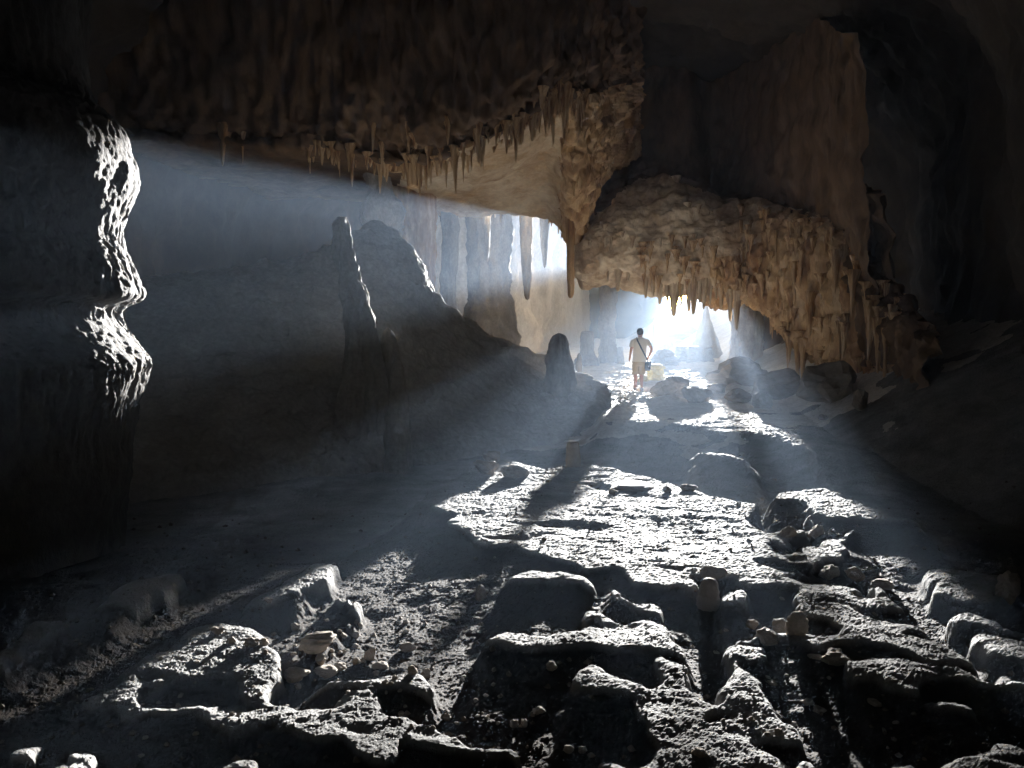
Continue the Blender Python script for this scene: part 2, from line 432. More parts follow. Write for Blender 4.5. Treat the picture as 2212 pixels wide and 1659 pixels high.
def build_floor():
    rows = np.concatenate([np.linspace(-8, 1.3, 26)[:-1], 1.3 + np.linspace(0, .6, 30)[:-1], 1.9 * (30 / 1.9) ** np.linspace(0, 1, 760)[:-1], 30 * (86 / 30) ** np.linspace(0, 1, 130)])
    tin = np.linspace(-1, 1, 760)
    tout = np.linspace(0, 1, 26)[1:] ** 1.3
    ys = rows[:, None]
    win = 0.74 * np.maximum(ys, 0.6) + .25
    wout = 9.0 + 0.17 * np.maximum(ys, 0) + 0.0
    cx = 0.12 * np.maximum(ys - 20, 0)
    mid = tin[None, :] * win
    left = -win + tout[::-1][None, :] * (-(np.maximum(wout - cx, win + 1) - win))
    right = win + tout[None, :] * (np.maximum(wout + cx, win + 1) - win)
    X = np.concatenate([left, mid, right], 1)
    Y = np.broadcast_to(ys, X.shape)
    Z, m = floor_height(X, Y)
    gr = np.random.RandomState(3).normal(size=Z.shape)
    Z = Z + gr * np.interp(Y, [1, 2.5, 6, 10, 20], [.0007, .0010, .0016, .0028, .005])
    G = np.stack([X, Y, Z], -1)
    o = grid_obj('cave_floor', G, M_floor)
    o.data.polygons.foreach_set('use_smooth', np.zeros(len(o.data.polygons), bool))
    o.data.attributes.new('pit', 'FLOAT', 'POINT').data.foreach_set('value', ((1 - m) * smooth(9, 6, Y)).astype(np.float32).ravel())  # marks the hollows for their painted-in shade
    o.data.materials.append(M_floor_bounce)
    k = (Y + 2.5 * fbm(X * .5, Y * .5, X * 0 + 40, 4) > 13.5)[:-1, :-1].astype(np.int32)  # far floor coloured paler to bounce more light up to the arch
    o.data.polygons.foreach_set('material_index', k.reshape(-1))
    tag(o, kind='structure')
    return o
build_floor()

def ground(x, y):
    return float(floor_height(np.array([x]), np.array([y]))[0][0])

def hit(u, v, y0=1.6, y1=75):
    """first floor point seen at picture column u, row v (1024 px wide)"""
    ys = np.geomspace(y0, y1, 3000)
    a, b = (u - 512) / F, (384 - v) / F
    dy = math.cos(PITCH) + b * math.sin(PITCH)
    xs = a * ys / dy
    zs = CAM_Z + (-math.sin(PITCH) + b * math.cos(PITCH)) * ys / dy
    gz = floor_height(xs, ys)[0]
    k = np.argmax(zs <= gz)
    return np.array((xs[k], ys[k], gz[k]))

# ------------------------------------------------------------------ cave shell
def rough(G, amps, seed=0, flute=0.0, flute_scale=4.0, mask=None):
    n = grid_normals(G)
    x, y, z = G[..., 0], G[..., 1], G[..., 2]
    d = 0
    for sc_, a, octv in amps:
        d = d + a * fbm(x * sc_ + seed, y * sc_, z * sc_, octv)
    if flute:
        f = fbm(x * flute_scale, y * flute_scale, z * 0.35 + seed, 3)
        d = d + flute * (1 - 2 * np.abs(f))
    if mask is not None:
        d = d * mask
    return G + n * d[..., None]

SECT = [(-7.5, -.6, .8, .6), (-7, -2, 3, 3), (-4, -5, 5.5, 6), (0, -6, 6.6, 7.2), (5, -6.6, 7, 7.6), (8, -7.6, 7.2, 8.6), (11, -9.2, 7.6, 9.6), (15, -10, 9.4, 10.4), (20, -10, 10.8, 10.6), (27, -9.4, 11.8, 10.8), (34, -8, 12, 10.8),
        (37, -6.6, 12, 10.8), (40, -3, 12.3, 10.8), (43, -.5, 12.8, 11), (60, 3.3, 18.2, 12.6), (86, 9.0, 25.2, 15)]
ctrl = []
for y, xl, xr, zt in SECT:
    w = xr - xl
    ctrl.append([(xl - .6, y, -2.2), (xl - .1, y, .6), (xl + .15, y, zt * .55), (xl + .1 * w, y, zt * .86), (xl + .3 * w, y, zt * .98), ((xl + xr) / 2, y, zt), (xr - .3 * w, y, zt * .98), (xr - .1 * w, y, zt * .86), (xr - .15, y, zt * .55), (xr + .1, y, .6), (xr + .6, y, -2.2)])
G = loft(np.array(ctrl), 420, 300)
G = rough(G, [(.25, .5, 3), (1.1, .14, 4)], 3, .16, 1.6)
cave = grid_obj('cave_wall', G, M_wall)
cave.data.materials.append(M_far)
far_m = (G[..., 1] + 3 * fbm(G[..., 0] * .4, G[..., 1] * .4, G[..., 2] * .4, 3) > 38)[:-1, :-1].astype(np.int32)  # shell colour dark near to cut bounce light, pale far to add it
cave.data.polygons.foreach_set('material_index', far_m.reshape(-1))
tag(cave, kind='structure')

# rock wall at the far end, its cave mouth outlined to steer the sun's rays
def s_of(x, y): return x * math.cos(SUN_AZ) - y * math.sin(SUN_AZ)
nx, nz = 150, 120
xs = np.linspace(4.5, 28.5, nx); zs = np.linspace(-2.5, 15.5, nz)
X, Z = np.meshgrid(xs, zs, indexing='ij')
Y = 82 + 0.5 * fbm(X * .4, Z * .4, X * 0, 3)
Xc = (X[:-1, :-1] + X[1:, 1:]) / 2; Zc = (Z[:-1, :-1] + Z[1:, 1:]) / 2
S = s_of(Xc, 82)
en = .35 * fbm(Xc * .9, Zc * .9, Xc * 0 + 4, 3)
top = np.where(S < -2.8, 13.4, 10.3) + en
bot = 1.5 + .8 * smooth(0, 3, S) + en
bot = np.where(S < -3.15, np.interp(S, [-5, -4.5, -3.6, -3.15], [9.5, 9.6, 9.5, 9.2]) + .5 * en, bot + (6.5 * smooth(-2.85, -3.15, S)))
hole = (S + en > -9.2) & (S + en < 2.6) & (Zc < top) & (Zc > bot)
o = grid_obj('entrance_wall', np.stack([X, Y, Z], -1), M_wall, keep=~hole)
md = o.modifiers.new('thickness', 'SOLIDIFY'); md.thickness = 0.9; md.offset = 0
tag(o, kind='structure')

# added rock lip behind the arch, shaped to trim the sunbeam
ctrl = []
for s_, zb in ((-3.9, 6.6), (-3.4, 5.0), (-2.6, 4.5), (0, 4.42), (.9, 4.6), (1.6, 4.5), (2.1, 4.2), (2.7, 3.4), (5.5, 3.2)):
    row = []
    for yy, dz in ((36.5, 8), (37, 3), (38.5, .7), (40, 0), (42, .05), (44, .6), (46, 3), (46.5, 8)):
        row.append(((s_ + yy * math.sin(SUN_AZ)) / math.cos(SUN_AZ), yy, zb + dz))
    ctrl.append(row)
G = loft(np.array(ctrl), 120, 120)
G = rough(G, [(.5, .18, 3), (2, .06, 3)], 31)
tag(grid_obj('sun_trim_lip', G, M_far), kind='structure')

# ------------------------------------------------------------------ dripstone meshes shared by their copies
def lathe_mesh(name, prof, mat, nseg=20, rn=0.12, flute=0.0, seed=0, wob=0.0, nrow=None, hs=6.0):
    """prof: (radius, z) rows, bottom to top"""
    p = np.array(prof, float)
    if nrow: p = cr(p, nrow); p[:, 0] = np.maximum(p[:, 0], 0.002)
    a = np.linspace(0, 2 * math.pi, nseg, endpoint=False)
    hgt = max(p[:, 1].max() - p[:, 1].min(), 1e-3)
    rr, aa = np.meshgrid(p[:, 0], a, indexing='ij')
    zz = np.broadcast_to(p[:, 1][:, None], rr.shape)
    ca, sa = np.cos(aa), np.sin(aa)
    zn = zz / hgt
    n1 = fbm(ca * 1.3 + seed * 3.1, sa * 1.3, zn * hs, 4)
    fl = perlin(ca * 3.5 + seed, sa * 3.5, zn * 1.2)
    r = rr * (1 + rn * n1 + flute * fl)
    ox = wob * hgt * perlin(zn * 2 + seed, zn * 0 + 3, zn * 0); oy = wob * hgt * perlin(zn * 2 + seed, zn * 0 + 13, zn * 0)
    G = np.stack([r * ca + ox, r * sa + oy, zz], -1)
    nu, nv = rr.shape
    q = grid_quads(nu, nv, True)[:, ::-1]
    me = raw_mesh(name, G.reshape(-1, 3), q)
    bm = bmesh.new(); bm.from_mesh(me)
    bmesh.ops.holes_fill(bm, edges=[e for e in bm.edges if e.is_boundary], sides=0)
    for f in bm.faces: f.smooth = True
    bm.to_mesh(me); bm.free()
    me.materials.append(mat)
    return me

STAL = [lathe_mesh('stalactite', [(.02, -1), (.16, -.9), (.28, -.7), (.42, -.42), (.62, -.2), (.95, 0), (1.2, .12)], M_orange, 10, .28, .25, k, .06, 14, 5) for k in range(5)]
STAL2 = [lathe_mesh('stalactite', [(.03, -1), (.3, -.93), (.5, -.6), (.62, -.3), (.9, 0), (1.1, .12)], M_arch, 10, .3, .3, k + 9, .05, 14, 5) for k in range(4)]

def hang(parent, p, r, length, kinds=STAL):
    o = bpy.data.objects.new('stalactite', random.choice(kinds))
    link(o, parent)
    o.location = p
    o.rotation_euler = (random.uniform(-.05, .05), random.uniform(-.05, .05), random.uniform(0, 6.28))
    o.scale = (r * random.uniform(.8, 1.25), r * random.uniform(.8, 1.25), length)
    return o

# ------------------------------------------------------------------ hanging ceiling slab with its fringe
cols = [   # u : back-up, lower edge (v,y), middle of underside, fringe (v,y), curtain
    (60, (170, 22), (165, 19), (140, 14.5), (90, 14.2)),
    (160, (184, 22), (176, 19), (145, 14.5), (95, 14.2)),
    (270, (195, 22), (185, 19), (150, 14.5), (105, 14.2)),
    (330, (200, 22), (180, 19), (152, 14.5), (90, 14.2)),
    (385, (206, 22), (190, 19), (164, 14.5), (95, 14)),
    (425, (212, 21.5), (194, 18), (166, 14.2), (100, 13.6)),
    (470, (216, 21), (188, 18), (150, 14), (90, 13.2)),
    (510, (214, 21), (180, 18), (132, 14), (75, 13)),
    (545, (219, 21), (172, 18), (106, 14.4), (50, 13.4)),
    (562, (228, 20.4), (176, 17.5), (98, 14.8), (45, 14)),
    (575, (237, 19.6), (182, 17), (100, 15.2), (40, 14.4)),
    (592, (205, 19.2), (160, 17.3), (100, 15.6), (40, 14.8)),
    (606, (180, 19.5), (150, 18), (95, 16.6), (40, 15.6)),
    (640, (150, 21), (120, 20), (85, 18.5), (40, 17)),
]
ctrl = []
for u, a, b, c, d in cols:
    KS = 1.28
    P1, P2, P3, P4 = [pt(u, q[0], q[1] * KS) for q in (a, b, c, d)]
    up = P1 + np.array((0, .9, .7)); up2 = P1 + np.array((0, 1.2, 4.5))
    top_ = P4.copy(); top_[2] = 11.5; top_[1] -= .8
    ctrl.append([up2, up, P1, (P1 + P2) / 2 + np.array((0, 0, .05)), P2, (P2 + P3) / 2, P3, P3 + np.array((0, -.12, .35)), P4, top_])
ctrl = np.array(ctrl)
NU, NV = 330, 320
G = loft(ctrl, NU, NV)
tv = np.linspace(0, 9, NV)[None, :]
tu = np.interp(np.linspace(0, 13, NU), np.arange(14), [c[0] for c in cols])[:, None]
curt = smooth(5.8, 6.6, tv) * np.ones_like(tu)
pend = smooth(552, 574, tu) * np.ones_like(tv)
rgh = np.maximum(curt, pend)
n = grid_normals(G)
x, y, z = G[..., 0], G[..., 1], G[..., 2]
d = .16 * fbm(x * .55, y * .55, z * .8, 4) + (.05 * fbm(x * 2.2, y * 1.6, z * 3, 4) - .05 * smooth(.3, .6, fbm(x * 3.2 - y, y * 2.2, z * 3, 2))) * (1 - curt)
d = d + rgh * (.16 * (1 - 2 * np.abs(fbm(x * 2.2, y * 2.2, z * .45, 3))) + .08 * fbm(x * 4, y * 4, z * 3, 4))
sgn = -1 if n[NU // 2, NV // 2, 2] > 0 else 1
G = G + n * (sgn * d)[..., None]
slab = grid_obj('ceiling_slab', G, M_ceil)
slab.data.materials.append(M_orange)
slab.data.materials.append(M_curtain_shade)
mi = ((rgh[:-1, :-1] + .35 * fbm(x * 1.5, y * 1.5, z * 1.5, 2)[:-1, :-1]) > .55).astype(np.int32)
mi[(tv + .5 * fbm(x * .8, y * .8, z * .8, 3) > 6.15 - 8 * smooth(415, 350, tu))[:-1, :-1]] = 2  # left end and curtain made darker, dimness put into the colour
slab.data.polygons.foreach_set('material_index', mi.reshape(-1))
tag(slab, 'tan rock ceiling slab sloping down behind a dark fringe of stalactites', 'rock ceiling')
SLAB_G = G
for i in range(150):                                              # fringe along the near edge
    a = random.randint(int(NU * .2), int(NU * .82)); b = int(NV * random.uniform(.63, .70))
    p = G[a, b]
    ln = random.choice([.2, .3, .4, .55, .8]) * random.uniform(.7, 1.25)
    hang(slab, p + np.array((0, 0, .07)), random.uniform(.05, .13), ln)
for i in range(40):                                              # rough drips on the pendant
    a = random.randint(int(NU * .68), int(NU * .85)); b = int(NV * random.uniform(.22, .62))
    hang(slab, G[a, b] + np.array((0, 0, .06)), random.uniform(.05, .11), random.uniform(.15, .4))
for i in range(26):
    a = random.randint(int(NU * .12), int(NU * .66)); b = int(NV * random.uniform(.70, .86))
    hang(slab, G[a, b] + np.array((0, 0, .1)), random.uniform(.06, .16), random.uniform(.3, .9))
for i in range(24):                                              # small drips along the far lower edge
    a = random.randint(int(NU * .32), int(NU * .72)); b = int(NV * random.uniform(.20, .23))
    hang(slab, G[a, b] + np.array((0, 0, .05)), random.uniform(.03, .06), random.uniform(.1, .35), STAL2)
hang(slab, pt(553, 102, 15.0 * KS), .11, 1.1)
drape = lathe_mesh('drapery', [(.02, -1.02), (.7, -1), (.9, -.9), (.95, -.5), (1, 0), (1.1, .4)], M_orange, 28, .08, .18, 4, .02, 24, 6)
for u, v0, v1, w, yy, lab in ((414, 150, 187, 23, 14.4, 'broad blunt stalactite with a flat lit lower edge'), (396, 140, 172, 18, 15.0, None), (372, 110, 160, 26, 14.8, None), (345, 105, 158, 18, 14.8, None), (440, 120, 152, 20, 14.2, None)):
    o = link(bpy.data.objects.new('drapery', drape), slab)
    yy = yy * KS; a = pt(u, v0, yy); b = pt(u, v1, yy)
    o.location = a
    o.scale = (w / 2 / F * yy, w / 2 / F * yy * .7, a[2] - b[2])
    o.rotation_euler.z = random.uniform(0, 6)
    if lab: o['label'] = lab

# ------------------------------------------------------------------ rock arch on the right, running down to the floor as a curtain
acol = [   # u, lower edge v, top v, depth
    (572, 262, 240, 19.4), (580, 275, 228, 19), (596, 273, 210, 18.8), (612, 272, 197, 18.7), (640, 278, 186, 18.6), (670, 285, 176, 18.3), (700, 284, 186, 18), (730, 291, 198, 17.6), (765, 306, 205, 16.8),
    (800, 342, 211, 15.6), (840, 371, 226, 14.2), (880, 398, 258, 12.8), (908, 430, 300, 11.6), (940, 470, 330, 10.6)]
ctrl = []
for i, (u, vb, vt, yb) in enumerate(acol):
    yb = yb * (1.32 if u < 760 else 1.32 - .0008 * (u - 760))
    B = pt(u, vb, yb); T = pt(u, vt, yb + .5)
    lean = .5 if u < 760 else .1
    M1 = pt(u, vb + (vt - vb) * .33, yb - lean * .9); M2 = pt(u, vb + (vt - vb) * .68, yb - lean * .8)
    if i == 0:
        M1 = pt(u + 0, 255, yb); M2 = pt(u + 1, 247, yb + .1)
    back = B + np.array((.3 * (u < 600), 2.2, .1)) + (np.array((.5, 0, .9)) if u > 750 else 0); back2 = B + np.array((.3, 3.0, 5.0))
    side = np.array((0, 2.5, 1.2)) if u > 700 else np.array((0, 1.2, .9))
    T2 = T + side; T3 = T2 + np.array((0, .8, 5))
    ctrl.append([back2, back, B, M1, M2, T, T2, T3])
ctrl.insert(0, [p + np.array((.25, 2.2, 0)) for p in ctrl[0]])
ctrl = np.array(ctrl)
NU, NV = 420, 260
G = loft(ctrl, NU, NV)
us = np.interp(np.linspace(0, 14, NU), np.arange(15), [574] + [c[0] for c in acol])[:, None]
tv = np.linspace(0, 7, NV)[None, :]
x, y, z = G[..., 0], G[..., 1], G[..., 2]
curt = smooth(735, 790, us + 25 * fbm(x * .6, y * .6, z * .6, 2)) * smooth(5.3, 4.6, tv) + smooth(690, 740, us) * smooth(3.4, 2.9, tv)
curt = np.clip(curt, 0, 1)
n = grid_normals(G)
front = int(NV * 3.5 / 7)
sgn = -1 if n[NU // 2, front, 1] > 0 else 1
d = .14 * fbm(x * .9, y * .9, z * .9, 4) + (1 - curt) * (.07 * fbm(x * 2.6, y * 2.6, z * 2.6, 4) - .10 * np.maximum(fbm(x * 1.7, y * 1.7, z * 1.7 + 5, 2) - .35, 0))
d = d + curt * (.22 * (1 - 2 * np.abs(fbm(x * 2.6, y * 2.6, z * .4, 3))) + .08 * fbm(x * 5, y * 5, z * 3, 3))
G = G + n * (sgn * d)[..., None]
arch = grid_obj('rock_arch', G, M_arch)
arch.data.materials.append(M_orange)
arch.data.materials.append(M_curtain_shade)
mi = ((curt[:-1, :-1] + .3 * fbm(x * 1.3, y * 1.3, z * 1.3, 2)[:-1, :-1]) > .5).astype(np.int32)
mi[(tv + .7 * fbm(x * .6, y * .6, z * .6, 4) > 5.1 - 2.6 * smooth(835, 872, us))[:-1, :-1]] = 2  # upper face darkened where it recedes, shade painted in
mi[((tv < 0.95 + .9 * smooth(835, 872, us)) & (us > 0))[:-1, :-1]] = 2
arch.data.polygons.foreach_set('material_index', mi.reshape(-1))
tag(arch, 'broad brown rock arch over the passage, its right side a curtain of dripstone', 'rock arch')
def arch_i(u): return int(np.argmin(np.abs(us[:, 0] - u)))
for u, ln, r in ((646, .30, .10), (653, .22, .09), (660, .34, .10), (667, .26, .09), (674, .52, .15), (681, .30, .09), (688, .42, .09), (694, .50, .12), (700, .30, .08), (705, .42, .09), (711, .32, .08), (716, .22, .06), (722, .34, .09), (733, .40, .10), (741, .5, .11), (619, .34, .11), (608, .14, .06), (628, .12, .08)):
    p = G[arch_i(u), int(NV * 2.0 / 7)]
    hang(arch, p + np.array((0, -.05, .14)), r * 1.35, ln * 1.7 + .2, STAL2)
for i in range(46):
    u = random.uniform(770, 905)
    hang(arch, G[arch_i(u), int(NV * random.uniform(1.9, 2.15) / 7)] + np.array((0, -.03, .15)), random.uniform(.06, .15), random.uniform(.4, 1.2))
for i in range(170):
    u = random.uniform(738, 900); b = int(NV * random.uniform(2.0, 4.7) / 7)
    p = G[arch_i(u), b]
    hang(arch, p + np.array((0, 0, .12)), random.uniform(.05, .14), random.uniform(.3, 1.1) * min(1, .25 + (b / NV * 7 - 2) * .8))
for i in range(45):
    u = random.uniform(640, 745); b = int(NV * random.uniform(2.0, 3.3) / 7)
    hang(arch, G[arch_i(u), b] + np.array((0, 0, .05)), random.uniform(.07, .14), random.uniform(.25, .6))
for i in range(16):
    u = random.uniform(590, 720); b = int(NV * random.uniform(3.2, 5.0) / 7)
    hang(arch, G[arch_i(u), b] + np.array((0, 0, .05)), random.uniform(.06, .14), random.uniform(.15, .4), STAL2)

# ------------------------------------------------------------------ rubble slope climbing to the left
crest = [(40, 300, 14.5), (130, 285, 15.5), (215, 272, 16.2), (290, 262, 17.0), (325, 250, 17.4), (352, 236, 17.8), (378, 229, 18), (403, 250, 18), (419, 268, 18), (430, 294, 18), (451, 314, 18.2), (481, 333, 18.6), (514, 346, 19), (542, 359, 19.4), (575, 372, 19.4), (606, 386, 19.2)]
ctrl = []
for i, (u, v, yy) in enumerate(crest):
    yy = yy * .9
    P = pt(u, v, yy)
    f = i / (len(crest) - 1)
    hgt = max(P[2] + .5, .4)
    row = [P + np.array((0, 6, -hgt - 1.0)), P + np.array((0, 3, -hgt * .65)), P + np.array((.1, .7, -.10)), P]
    run = 3.2 + 3.6 * (1 - f)
    for q, hh in ((.15, .80), (.35, .52), (.6, .26), (.85, .08), (1.05, -.2)):
        row.append(np.array((P[0] - .5 * q * (1 - f), P[1] - run * q, -.45 + (P[2] + .45) * hh - (.25 if q > 1 else 0))))
    ctrl.append(row)
G = loft(np.array(ctrl), 520, 420)
x, y, z = G[..., 0], G[..., 1], G[..., 2]
st = np.floor(z * 3.2 + .6 * fbm(x * .8, y * .8, z * 0, 3))
fr = z * 3.2 + .6 * fbm(x * .8, y * .8, z * 0, 3) - st
terr = (smooth(.25, .75, fr) - fr) / 3.2
G[..., 2] += .45 * terr + .10 * fbm(x * 1.4, y * 1.4, z * 0 + 2, 5) + .035 * fbm(x * 6, y * 6, z * 0, 4)
G[..., 0] += .06 * fbm(x * 2.5, y * 2.5, z * 2.5 + 12, 4)
tag(grid_obj('rubble_slope', G, M_slope), kind='structure')

# ------------------------------------------------------------------ flowstone pillars on the left
def pillar(name, prof, mat, label, cat, cuv_y, nseg=160, nrow=220, flute=.05, fs=5.0, amp=.06, seed=0, group=None, ripple=0):
    """prof rows: (picture row, right edge column, radius) at depth y"""
    rows = []
    for v, ue, r in prof:
        e = pt(ue, v, cuv_y)
        view = np.array((e[0], e[1])); view /= np.linalg.norm(view)
        nrm = np.array((view[1], -view[0]))
        c = np.array((e[0], e[1])) - nrm * r
        rows.append((c[0], c[1], e[2], r))
    p = cr(np.array(rows), nrow)
    a = np.linspace(0, 2 * math.pi, nseg, endpoint=False)
    ca, sa = np.cos(a)[None], np.sin(a)[None]
    x = p[:, 0:1] + p[:, 3:4] * ca; y = p[:, 1:2] + p[:, 3:4] * sa; z = p[:, 2:3] + 0 * ca
    f = fbm(x * fs, y * fs, z * .45 + seed, 3)
    if ripple:
        f = f * smooth(-.5, .4, fbm(x * 1.2, y * 1.2, z * 1.5 + 7, 2)) + ripple * .25 * fbm(x * 14, y * 14, z * 9, 3)
    d = flute * (1 - 2.2 * np.abs(f)) + amp * fbm(x * 2 + seed, y * 2, z * 1.6, 4) + .35 * amp * fbm(x * 9, y * 9, z * 6, 3)
    G = np.stack([x + d * ca, y + d * sa, z], -1)
    o = grid_obj(name, G, mat, wrap=True)
    return tag(o, label, cat, group)

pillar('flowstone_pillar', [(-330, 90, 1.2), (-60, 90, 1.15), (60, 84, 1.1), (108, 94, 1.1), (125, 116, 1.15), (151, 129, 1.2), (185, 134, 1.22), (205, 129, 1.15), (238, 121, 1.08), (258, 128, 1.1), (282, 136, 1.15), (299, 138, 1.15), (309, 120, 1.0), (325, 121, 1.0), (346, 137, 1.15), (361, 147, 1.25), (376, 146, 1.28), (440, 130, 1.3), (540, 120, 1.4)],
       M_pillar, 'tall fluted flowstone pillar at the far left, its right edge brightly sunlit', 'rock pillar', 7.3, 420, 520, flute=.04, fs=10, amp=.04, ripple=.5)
pillar('stalagmite', [(217, 344, .02), (222, 346, .07), (232, 348, .11), (246, 349.5, .13), (259, 353, .16), (275, 358, .15), (292, 366, .2), (305, 368, .19), (319, 375, .24), (345, 377, .26), (380, 386, .34), (420, 392, .5), (470, 398, .8)],
       M_slope, 'tall slim stalagmite left of the rubble slope, its right edge lit', 'stalagmite', 12.7, 120, 160, flute=.045, fs=5, amp=.05, seed=5)
pillar('hanging_rock', [(150, 392, .5), (178, 388, .32), (194, 392, .3), (206, 401, .5), (220, 405, .55), (236, 398, .38), (248, 390, .16), (256, 386, .04)],
       M_flow, 'knobbly hanging flowstone mass under the ceiling at the top of the rubble slope', 'hanging rock', 21, 70, 110, flute=.06, fs=4, amp=.10, seed=15)
pillar('dripstone_column', [(120, 430, .8), (200, 435, .75), (230, 435, .7), (270, 434, .65), (320, 433, .6), (380, 440, .8)],
       M_orange, 'brown fluted dripstone column standing behind the crest of the rubble slope', 'rock column', 24, 90, 120, flute=.06, fs=4, amp=.05, seed=8)
pillar('dripstone_column', [(150, 452, .3), (220, 458, .28), (300, 456, .28), (360, 460, .4)],
       M_flow, 'slim pale column in haze just right of the brown column', 'rock column', 27, 60, 100, flute=.04, fs=4, amp=.05, seed=28)
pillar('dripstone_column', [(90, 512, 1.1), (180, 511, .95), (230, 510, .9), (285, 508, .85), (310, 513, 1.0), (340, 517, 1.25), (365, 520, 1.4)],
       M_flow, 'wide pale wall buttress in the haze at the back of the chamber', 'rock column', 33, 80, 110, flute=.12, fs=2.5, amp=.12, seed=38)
pillar('dripstone_column', [(200, 612, .34), (274, 612, .30), (290, 617, .40), (310, 616, .40), (328, 614, .37), (345, 616, .41), (366, 617, .52)],
       M_flow, 'tall slender column standing alone in the bright haze left of the person', 'rock column', 38, 50, 120, flute=.05, fs=3, amp=.10, seed=48)
pillar('dripstone_column', [(200, 775, .75), (270, 764, .66), (300, 762, .62), (340, 763, .64), (362, 762, .7), (385, 768, 1.0)],
       M_arch, 'stout pale column holding up the right side of the passage', 'rock column', 33, 100, 140, flute=.06, fs=4, amp=.06, seed=58)
pillar('dripstone_column', [(190, 711, .16), (280, 709, .14), (312, 708.5, .15), (330, 714, .45), (345, 720, .8), (365, 726, 1.1)],
       M_flow, 'thin hazy column closing the bright opening on its right side', 'rock column', 45, 50, 100, flute=.03, fs=4, amp=.05, seed=68)

# stalactites seen against the haze, hung from the ceiling behind the slab and the arch
for u, v0, v1, yy, w, lab in ((571, 215, 298, 24, 9, 'long blunt reddish stalactite hanging in the haze left of the arch'),
                              (487, 200, 262, 28, 8, 'thin pale stalactite hanging from the back of the ceiling slab'),
                              (527, 200, 300, 30, 14, 'long hazy stalactite near the back wall of the chamber'),
                              (545, 205, 268, 34, 9, 'pale stalactite just left of the long reddish stalactite')):
    a, b = pt(u, v0, yy), pt(u, v1, yy)
    a2 = pt(u, 90, yy)
    me = lathe_mesh('hanging_stalactite', [(.06 if u != 571 else .35, b[2]), (.4 if u != 571 else .75, b[2] + .2), (.75, (a[2] * .4 + b[2] * .6)), (1.1, a[2]), (1.7, a2[2]), (2.2, 10.6)], M_orange if u == 571 else M_flow, 22, .3, .3, u, .02, 50, 12)
    sx = w / 2 / F * yy
    co = np.empty(len(me.vertices) * 3, np.float32); me.vertices.foreach_get('co', co); co = co.reshape(-1, 3)
    co[:, 0] *= sx; co[:, 1] *= sx; co[:, 2] -= a2[2]
    me.vertices.foreach_set('co', co.ravel()); me.update()
    o = link(bpy.data.objects.new('hanging_stalactite', me))
    o.location = (a[0], a[1], a2[2])
    tag(o, lab, 'stalactite')

# ------------------------------------------------------------------ stalagmites
def stalagmite(u, vtop, vbase, w, prof, label, yy=None, mat=M_dark, seed=0, rn=.1, cat='stalagmite', name='stalagmite', wob=.02, sink=.15, nseg=40, nrow=60, group=None, flat=1.0, hs=6.0):
    if yy is None:
        p = hit(u, vbase)
    else:
        q = pt(u, vbase, yy); p = np.array((q[0], yy, ground(q[0], yy)))
    ytop = pt(u, vtop, p[1])[2]
    hgt = max(ytop - p[2], .05)
    r = w / 2 / F * p[1]
    me = lathe_mesh(name, [(a * r, b * (hgt + sink)) for a, b in prof], mat, nseg, rn, rn * .8, seed, wob, nrow, hs)
    o = link(bpy.data.objects.new(name, me))
    o.location = (p[0], p[1], p[2] - sink)
    o.scale.y = flat
    o.rotation_euler.z = seed * 1.3
    return tag(o, label, cat, group)

BLUNT = [(1.15, 0), (1.05, .2), (1.0, .42), (.98, .5), (.86, .62), (.84, .7), (.66, .84), (.6, .9), (.42, .965), (.2, .99), (.03, 1.0)]
SPIKE = [(1.3, 0), (1, .12), (.62, .35), (.42, .6), (.3, .85), (.2, .97), (.02, 1)]
STUB = [(1.15, 0), (1.0, .3), (.92, .6), (.85, .85), (.8, .96), (.4, 1.0), (.02, 1.0)]
DOME = [(1.25, 0), (1.1, .25), (.95, .5), (.7, .78), (.4, .94), (.03, 1.0)]
stalagmite(559, 333, 383, 30, BLUNT, 'large dark rounded stalagmite at the foot of the rubble slope', 16.6, M_dark, 3, .2, nseg=80, nrow=120, hs=4)
stalagmite(587, 331, 362, 14, [(1.9, 0), (1.7, .25), (1.05, .4), (1, .7), (.9, .95), (.5, 1), (.02, 1)], 'pale flat-topped stalagmite in the haze behind the large dark one', 36, M_flow, 4, .1)
stalagmite(579, 353, 371, 8, BLUNT, 'small cream stalagmite touching the right side of the large dark stalagmite', 19.5, M_stone, 5, .1)
stalagmite(654, 317, 352, 8, SPIKE, 'thin pointed stalagmite in front of the bright opening', 55, M_flow, 6, .15)
stalagmite(681, 324, 352, 34, DOME, 'domed boulder-like stalagmite below the bright opening', 62, M_flow, 7)
stalagmite(665, 334, 352, 15, DOME, 'small hump between the thin spike and the domed stalagmite', 60, M_flow, 8)
stalagmite(615, 351, 361, 9, STUB, 'twin stub in the haze to the left of the person, the left one', 38, M_flow, 9)
stalagmite(620.5, 347, 361, 7, STUB, 'taller twin stub in the haze close to the left of the person', 37.5, M_flow, 10)
stalagmite(664, 349, 364, 26, DOME, 'pyramid-shaped lump of rock on the far floor right of the person', 36, M_slope, 11, .2)
stalagmite(683, 346, 362, 17, STUB, 'square hazy block of rock on the far floor, beside a wider block', 40, M_slope, 12, .12)
stalagmite(700, 346, 363, 26, STUB, 'wide hazy block of rock on the far floor near the stout column', 39, M_slope, 13, .14)
stalagmite(655, 364, 381, 16, [(1.2, 0), (1.05, .2), (.95, .5), (1.0, .7), (1.05, .9), (.7, 1), (.02, 1)], 'yellow calcite block behind the person, right of the shoulder bag', 26, M_yellow, 14, .3)
stalagmite(643, 375, 387, 12, DOME, 'low yellowish lump behind the legs of the person', 25.5, M_yellow, 15, .12)
